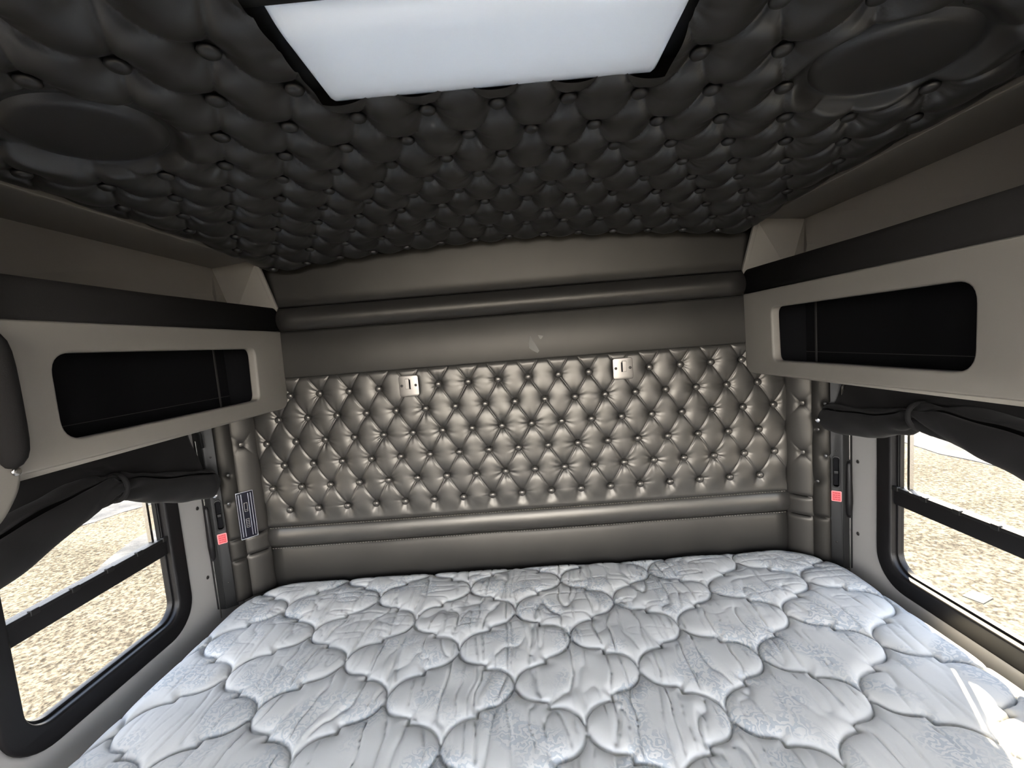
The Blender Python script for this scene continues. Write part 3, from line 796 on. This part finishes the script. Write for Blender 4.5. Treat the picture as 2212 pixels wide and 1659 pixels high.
# ------------------------------------------------------------------ rolled-up curtains
def curtain(s):
    label = ('black curtain rolled up and tied over the left window beside the air vent corner' if s < 0 else
             'black curtain rolled up and tied over the right window above the sunlit ground')
    c = thing('rolled_curtain', label, 'curtain', (s * 1.0, 1.05, ZC - .25)); L0 = c.location
    if s > 0:
        ky = [.66, .72, .80, .873, .974, 1.03, 1.055, 1.086, 1.18, 1.30, 1.375, 1.392]
        kb = [-.415, -.385, -.352, -.336, -.309, -.287, -.278, -.303, -.338, -.354, -.358, -.345]      # underside of the roll
        kr = [.060, .060, .058, .055, .045, .032, .024, .032, .040, .043, .043, .032]
    else:
        ky = [.66, .72, .80, .836, .93, .99, 1.015, 1.04, 1.13, 1.24, 1.32, 1.345]
        kb = [-.43, -.400, -.374, -.362, -.330, -.306, -.300, -.312, -.362, -.395, -.414, -.400]
        kr = [.060, .060, .058, .055, .046, .034, .024, .032, .043, .047, .046, .034]
    ny_, na = 110, 40
    yy = np.linspace(ky[0], ky[-1], ny_)
    P = np.zeros((ny_, na + 14, 3))
    for k, y in enumerate(yy):
        zb = np.interp(y, ky, kb); r_ = np.interp(y, ky, kr); zc = zb + r_
        pin = math.exp(-((y - (1.055 if s > 0 else 1.015)) / .05) ** 2)
        uc = .998 - .012 * pin
        top = np.array([1.052, -.172])
        # sheet from under the cabinet to the roll's crown
        for q in range(14):
            t_ = q / 14; zt = top[1] + (zc + r_ * .75 - top[1]) * t_
            ut = top[0] + (uc - r_ * .25 + .02 - top[0]) * (t_ ** 1.6)
            wv = .010 * pin * math.sin(q * 1.3) * t_ + .004 * math.sin(y * 40 + q * .5) * t_ + .012 * t_ * (1 - t_) * math.sin(y * 17 + 1.2)
            P[k, q] = (s * (ut - wv) - L0.x, y - L0.y, ZC + zt - L0.z)
        for q in range(na):
            a = 2.2 - q / (na - 1) * (2 * PI * .98)     # from crown over the room side, round beneath
            fold = 1 + pin * .30 * math.sin(a * 5 + y * 60) + .05 * math.sin(a * 3 + y * 25) + .035 * math.sin(a * 2 - y * 48) + .05 * noise.noise(Vector((a * 1.2, y * 14, 3.0 + s)))
            rr_ = r_ * fold * (1 - .10 * q / na)
            P[k, 14 + q] = (s * (uc + math.cos(a) * rr_ * .95) - L0.x, y - L0.y, ZC + zc + math.sin(a) * rr_ - L0.z)
    # cos/sin: angle 0 points to the window, pi to the room
    o = link('cloth', grid_mesh('cloth', P, flip=(s < 0)), 'fabric', c)
    so = o.modifiers.new('solid', 'SOLIDIFY'); so.thickness = .003; so.offset = 0
    # end disc of the roll (the spiral of wound cloth)
    for yk in (0, len(ky) - 1):
        y = ky[yk]; r_ = kr[yk]; zc = kb[yk] + r_
        mb = MB()
        sp_ = [(s * (.998 + math.cos(a) * r_ * (.1 + .85 * a / 18.8)) - L0.x, y - L0.y + (.002 if yk else -.002), ZC + zc + math.sin(a) * r_ * (.1 + .85 * a / 18.8) - L0.z) for a in np.linspace(0, 18.8, 70)]
        mb.tube(sp_, r_ * .10, 6); mb.build('roll_end', 'fabric', c)
    # tie strap at the pinch
    yp = 1.055 if s > 0 else 1.015
    zb = np.interp(yp, ky, kb); r_ = np.interp(yp, ky, kr); zc = zb + r_
    ring = [(s * (.986 + math.cos(a) * (r_ * 1.34)) - L0.x, yp - L0.y + .004 * math.sin(a), ZC + zc + math.sin(a) * r_ * 1.34 - L0.z) for a in np.linspace(0, 2 * PI, 25)]
    MB().tube(ring, .0055, 6, caps=False).build('tie_strap', 'fabric', c)
    # bright snaps at the rear end and the clear hook above
    snap = (1.376, -.318, .955) if s > 0 else (1.336, -.412, .985)
    vs_, fs_ = button_mesh(.0075, .004, 12)
    R = Vector((-s * .7, -.7, .1)).to_track_quat('Z', 'Y').to_euler()
    link('snap', mesh_from('snap', vs_, fs_), 'chrome', c, loc=(s * snap[2] - L0.x, snap[0] - L0.y, ZC + snap[1] - L0.z), rot=R)
    hk = [(s * 1.02 - L0.x, 1.345 - L0.y, ZC - .200 - L0.z), (s * 1.03 - L0.x, 1.362 - L0.y, ZC - .204 - L0.z), (s * 1.034 - L0.x, 1.374 - L0.y, ZC - .216 - L0.z), (s * 1.035 - L0.x, 1.378 - L0.y, ZC - .262 - L0.z)]
    h_ = MB().tube(hk, .0055, 8).build('hook', 'steel' if s > 0 else 'plastic', c)
    vs_, fs_ = button_mesh(.006, .004, 12)
    link('hook_rivet', mesh_from('hook_rivet', vs_, fs_), 'chrome', h_, loc=(s * 1.014 - L0.x, 1.340 - L0.y, ZC - .198 - L0.z), rot=R)
curtain(-1); curtain(1)

# ------------------------------------------------------------------ bunk and mattress
MX0, MX1, MY0, MY1, MZ = -.990, 1.034, .60, 1.494, ZC - .795
bb = thing('bunk_base', 'black bunk platform carrying the mattress', 'bunk base', (0, .95, 0))
MB().box(-1.05, 1.05, .60 - .95, 1.48 - .95, 0, ZC - 1.005).build('platform', 'plastic', bb, bevel=.006)
mt = thing('mattress', 'pale blue-grey quilted mattress filling the sleeper bunk', 'mattress', (0, .95, ZC - 1.0))
GA, GB, GX, GY = .1485, .140, -.045, .942
def lat(i, j):
    x = GX + GA * i; return Vector((x, GY + GB * j + .07 * (x - GX), 0))
curve_pts = []
rj = random.Random(11)
for i in range(-9, 10):
    for j in range(-6, 7):
        if (i + j) % 2: continue
        Pt = lat(i, j)
        # each lattice point is the left tip of one tile: edges to the rear (up) and to the front (down)
        for dj in (1, -1):
            Q = lat(i + 1, j + dj)
            mid = (Pt + Q) / 2 + Vector((rj.uniform(-.006, .006), rj.uniform(-.005, .005), 0))
            # scallop near the tip P bulges away from the tile, the one near Q the other way, with a short jog between
            def arc(A, B, nrm, bulge, n=30):
                for k in range(n):
                    t_ = k / (n - 1); curve_pts.append(A.lerp(B, t_) + nrm * bulge * 4 * t_ * (1 - t_))
            jog = Vector((0, .010 * dj, 0)); m1 = mid - jog; m2 = mid + jog
            d_ = (Q - Pt).normalized(); nrm = Vector((-d_.y, d_.x, 0)) * dj     # out of the tile to the right of P
            arc(Pt, m1, nrm, .021); arc(Q, m2, -nrm, .021); arc(m1, m2, nrm, 0, 8)
kd = kdtree.KDTree(len(curve_pts))
for k, p in enumerate(curve_pts): kd.insert((p.x, p.y, 0), k)
kd.balance()
xs = np.arange(MX0, MX1 + .0001, .0030); ys = np.arange(.60, MY1 + .0001, .0030)
X, Y = np.meshgrid(xs, ys, indexing='ij')
D = np.array([kd.find((x, y, 0))[2] for x, y in zip(X.reshape(-1), Y.reshape(-1))]).reshape(X.shape)
puff = .0125 * (1 - np.exp(-D / .013)) - .0070 * np.exp(-(D / .0032) ** 2)
# creases along the mattress depth inside the tiles, strongest in the middle
mid = np.exp(-(X / .62) ** 2)
wx = X + .020 * (lattice_noise(X, Y, 21, 9) - .5) + .010 * (lattice_noise(X, Y, 22, 23) - .5)
ridge = 1 - np.abs(2 * lattice_noise(wx * 1.0, Y * .11, 31, 26) - 1)
ridge2 = 1 - np.abs(2 * lattice_noise(wx * 1.0 + 5, Y * .12, 33, 44) - 1)
crease = -(.0085 * ridge ** 16 + .0045 * ridge2 ** 14) * (.18 + .82 * mid) * np.clip(D / .02, 0, 1)
cross = -.0022 * (1 - np.abs(2 * lattice_noise(X * .4, Y, 41, 34) - 1)) ** 12 * sstep(.9, 1.3, Y)
z = puff + crease + cross + .010 * (lattice_noise(X, Y, 51, 5) - .5) * .8 + .003 * (lattice_noise(X, Y, 52, 16) - .5)
# rounded edge and plan corners
R_ = .045; RC = .19
ex = np.minimum(X - MX0, MX1 - X); ey = MY1 - Y
inx = np.minimum(ex, RC); iny = np.minimum(ey, RC)
cd = RC - np.hypot(RC - inx, RC - iny)
e = np.where((ex < RC) & (ey < RC), cd, np.minimum(ex, ey))
ec = np.clip(e / R_, 0, 1)
z = z * np.clip(e / .05, 0, 1) - R_ * (1 - np.sqrt(np.clip(1 - (1 - ec) ** 2, 0, 1)))
# pull outside-corner vertices back onto the corner arc
over = (ex < RC) & (ey < RC) & (cd < 0)
hyp = np.maximum(np.hypot(RC - inx, RC - iny), 1e-6); k_ = np.where(over, RC / hyp, 1.0)
sxn = np.where(X < (MX0 + MX1) / 2, -1, 1); syn = np.ones_like(Y)
ccx = np.where(sxn < 0, MX0 + RC, MX1 - RC); ccy = np.where(syn < 0, MY0 + RC, MY1 - RC)
Xn = np.where(over, ccx + (X - ccx) * k_, X); Yn = np.where(over, ccy + (Y - ccy) * k_, Y)
z = np.where(over, -R_, z)
P = np.stack([Xn, Yn - .95, MZ + z - (ZC - 1.0)], -1)
link('quilted_top', grid_mesh('quilted_top', P), 'mattress', mt)
ol = rrect(MX0, MX1, MY0, MY1, RC, 14)
side = MB(); n = len(ol)
vs = [(a, b - .95, MZ - R_ - (ZC - 1.0)) for a, b in ol] + [(a, b - .95, 0) for a, b in ol]
side.add(vs, [(k, (k + 1) % n, n + (k + 1) % n, n + k) for k in range(n)] + [tuple(range(n, 2 * n))[::-1]])
side.build('side_band', 'mattress', mt)
for inset, dz, r_ in ((.002, -R_ + .004, .006), (.017, -.0165, .0035)):
    pp = rrect(MX0 + inset, MX1 - inset, MY0 + inset, MY1 - inset, RC - inset, 14); pp.append(pp[0])
    MB().tube([(a, b - .95, MZ + dz - (ZC - 1.0)) for a, b in pp], r_, 8, caps=False).build('piping', 'piping', mt)

# ------------------------------------------------------------------ outdoors
GZ = ZC - 3.0
gm = MB(); gm.box(-60, 60, -60, 60, GZ - .3, GZ)
structure(gm.build('ground', 'gravel', smooth=False))
# pale grey paving running alongside the gravel on both sides, with a wandering edge
def paving(sx, name, edge):
    ys_ = [-20 + .5 * k for k in range(131)]
    inner = [(sx * edge(y), y) for y in ys_]; n = len(ys_)
    vs = [(x, y, GZ + .012) for x, y in inner] + [(sx * 55, y, GZ + .012) for x, y in inner] + [(x, y, GZ - .05) for x, y in inner] + [(sx * 55, y, GZ - .05) for x, y in inner]
    fs = [(k, k + 1, n + k + 1, n + k) for k in range(n - 1)] + [(2 * n + k, 3 * n + k, 3 * n + k + 1, 2 * n + k + 1) for k in range(n - 1)] + [(k, 2 * n + k, 2 * n + k + 1, k + 1) for k in range(n - 1)]
    structure(MB().add(vs, fs).build(name, 'asphalt', smooth=False))
paving(-1, 'ground_left', lambda y: 8.85 - .55 * max(-1.2, min(1.2, y - 8.9)) + .08 * math.sin(y * 5))
paving(1, 'ground_right', lambda y: 8.75 + .12 * math.sin(y * 1.9) + .05 * math.sin(y * 6))
pd = round_poly([(-7.25, 7.55), (-7.15, 8.1), (-6.4, 7.5), (-6.3, 6.3), (-6.4, 5.8), (-6.9, 6.5)], .25, 5)  # outline of a grey patch lying flat on the gravel
n = len(pd); pm = MB().add([(x, y, GZ + .006) for x, y in pd] + [(x, y, GZ - .05) for x, y in pd], [tuple(range(n)), tuple(range(n, 2 * n))[::-1]] + [(k, (k + 1) % n, n + (k + 1) % n, n + k) for k in range(n)])
tag(pm.build('grey_patch', 'asphalt', smooth=False), 'pale grey patch on the gravel outside the left window', 'wet patch')
lt = MB().box(-.10, .10, -.08, .08, 0, .01).build('paper_scrap', 'litter', bevel=.002, loc=(4.58, 4.35, GZ), rot=(0, 0, .4))
tag(lt, 'pale flat scrap lying on the gravel outside the right window', 'litter')

# ------------------------------------------------------------------ light
w = bpy.data.worlds.new('sky'); SC.world = w; w.use_nodes = True
nt = w.node_tree; bg = nt.nodes['Background']
tc = nt.nodes.new('ShaderNodeTexCoord'); sx = nt.nodes.new('ShaderNodeSeparateXYZ'); rp = nt.nodes.new('ShaderNodeValToRGB')
nt.links.new(tc.outputs['Generated'], sx.inputs[0]); nt.links.new(sx.outputs['Z'], rp.inputs['Fac'])
rp.color_ramp.elements[0].position = 0; rp.color_ramp.elements[0].color = (1.68, 1.60, 1.50, 1)
rp.color_ramp.elements[1].position = .85; rp.color_ramp.elements[1].color = (.24, .32, .48, 1)
k = rp.color_ramp.elements.new(.20); k.color = (1.30, 1.30, 1.32, 1)
k = rp.color_ramp.elements.new(.42); k.color = (.56, .68, .90, 1)
nt.links.new(rp.outputs['Color'], bg.inputs['Color']); bg.inputs['Strength'].default_value = 1.0
sl = bpy.data.lights.new('sun', 'SUN'); sl.energy = 6.5; sl.angle = math.radians(.6); sl.color = (1, .88, .66)
so = bpy.data.objects.new('sun', sl); COL.objects.link(so); so.location = (10, 20, 20)
so.rotation_euler = Vector((-.56, -1.0, -1.0)).to_track_quat('-Z', 'Y').to_euler()
# ------------------------------------------------------------------ camera
cam = bpy.data.cameras.new('camera'); co = bpy.data.objects.new('camera', cam); COL.objects.link(co); SC.camera = co
pitch, yaw, roll = -.0935178876, -.0232760781, -.0785601504
cp, sp_, cy_, sy_ = math.cos(pitch), math.sin(pitch), math.cos(yaw), math.sin(yaw)
fwd = Vector((sy_ * cp, cy_ * cp, sp_)); r0 = Vector((cy_, -sy_, 0)); u0 = r0.cross(fwd)
right = r0 * math.cos(roll) + u0 * math.sin(roll); upv = u0 * math.cos(roll) - r0 * math.sin(roll)
mw = Matrix((right, upv, -fwd)).transposed().to_4x4(); mw.translation = (IN, 0, ZC); co.matrix_world = mw
cam.sensor_fit = 'HORIZONTAL'; cam.sensor_width = 36; cam.lens = 36 * 935.67 / 2212; cam.clip_start = .02; cam.clip_end = 300

vs_ = SC.view_settings; vs_.view_transform = 'Standard'; vs_.look = 'None'; vs_.gamma = 1; vs_.use_curve_mapping = False
vs_.exposure = 4.4
SC.render.film_transparent = False
try:
    SC.cycles.use_denoising = True; SC.cycles.max_bounces = 10; SC.cycles.diffuse_bounces = 5; SC.cycles.transparent_max_bounces = 16
    SC.cycles.sample_clamp_indirect = 6.0; SC.cycles.caustics_reflective = False; SC.cycles.caustics_refractive = False
except Exception: pass
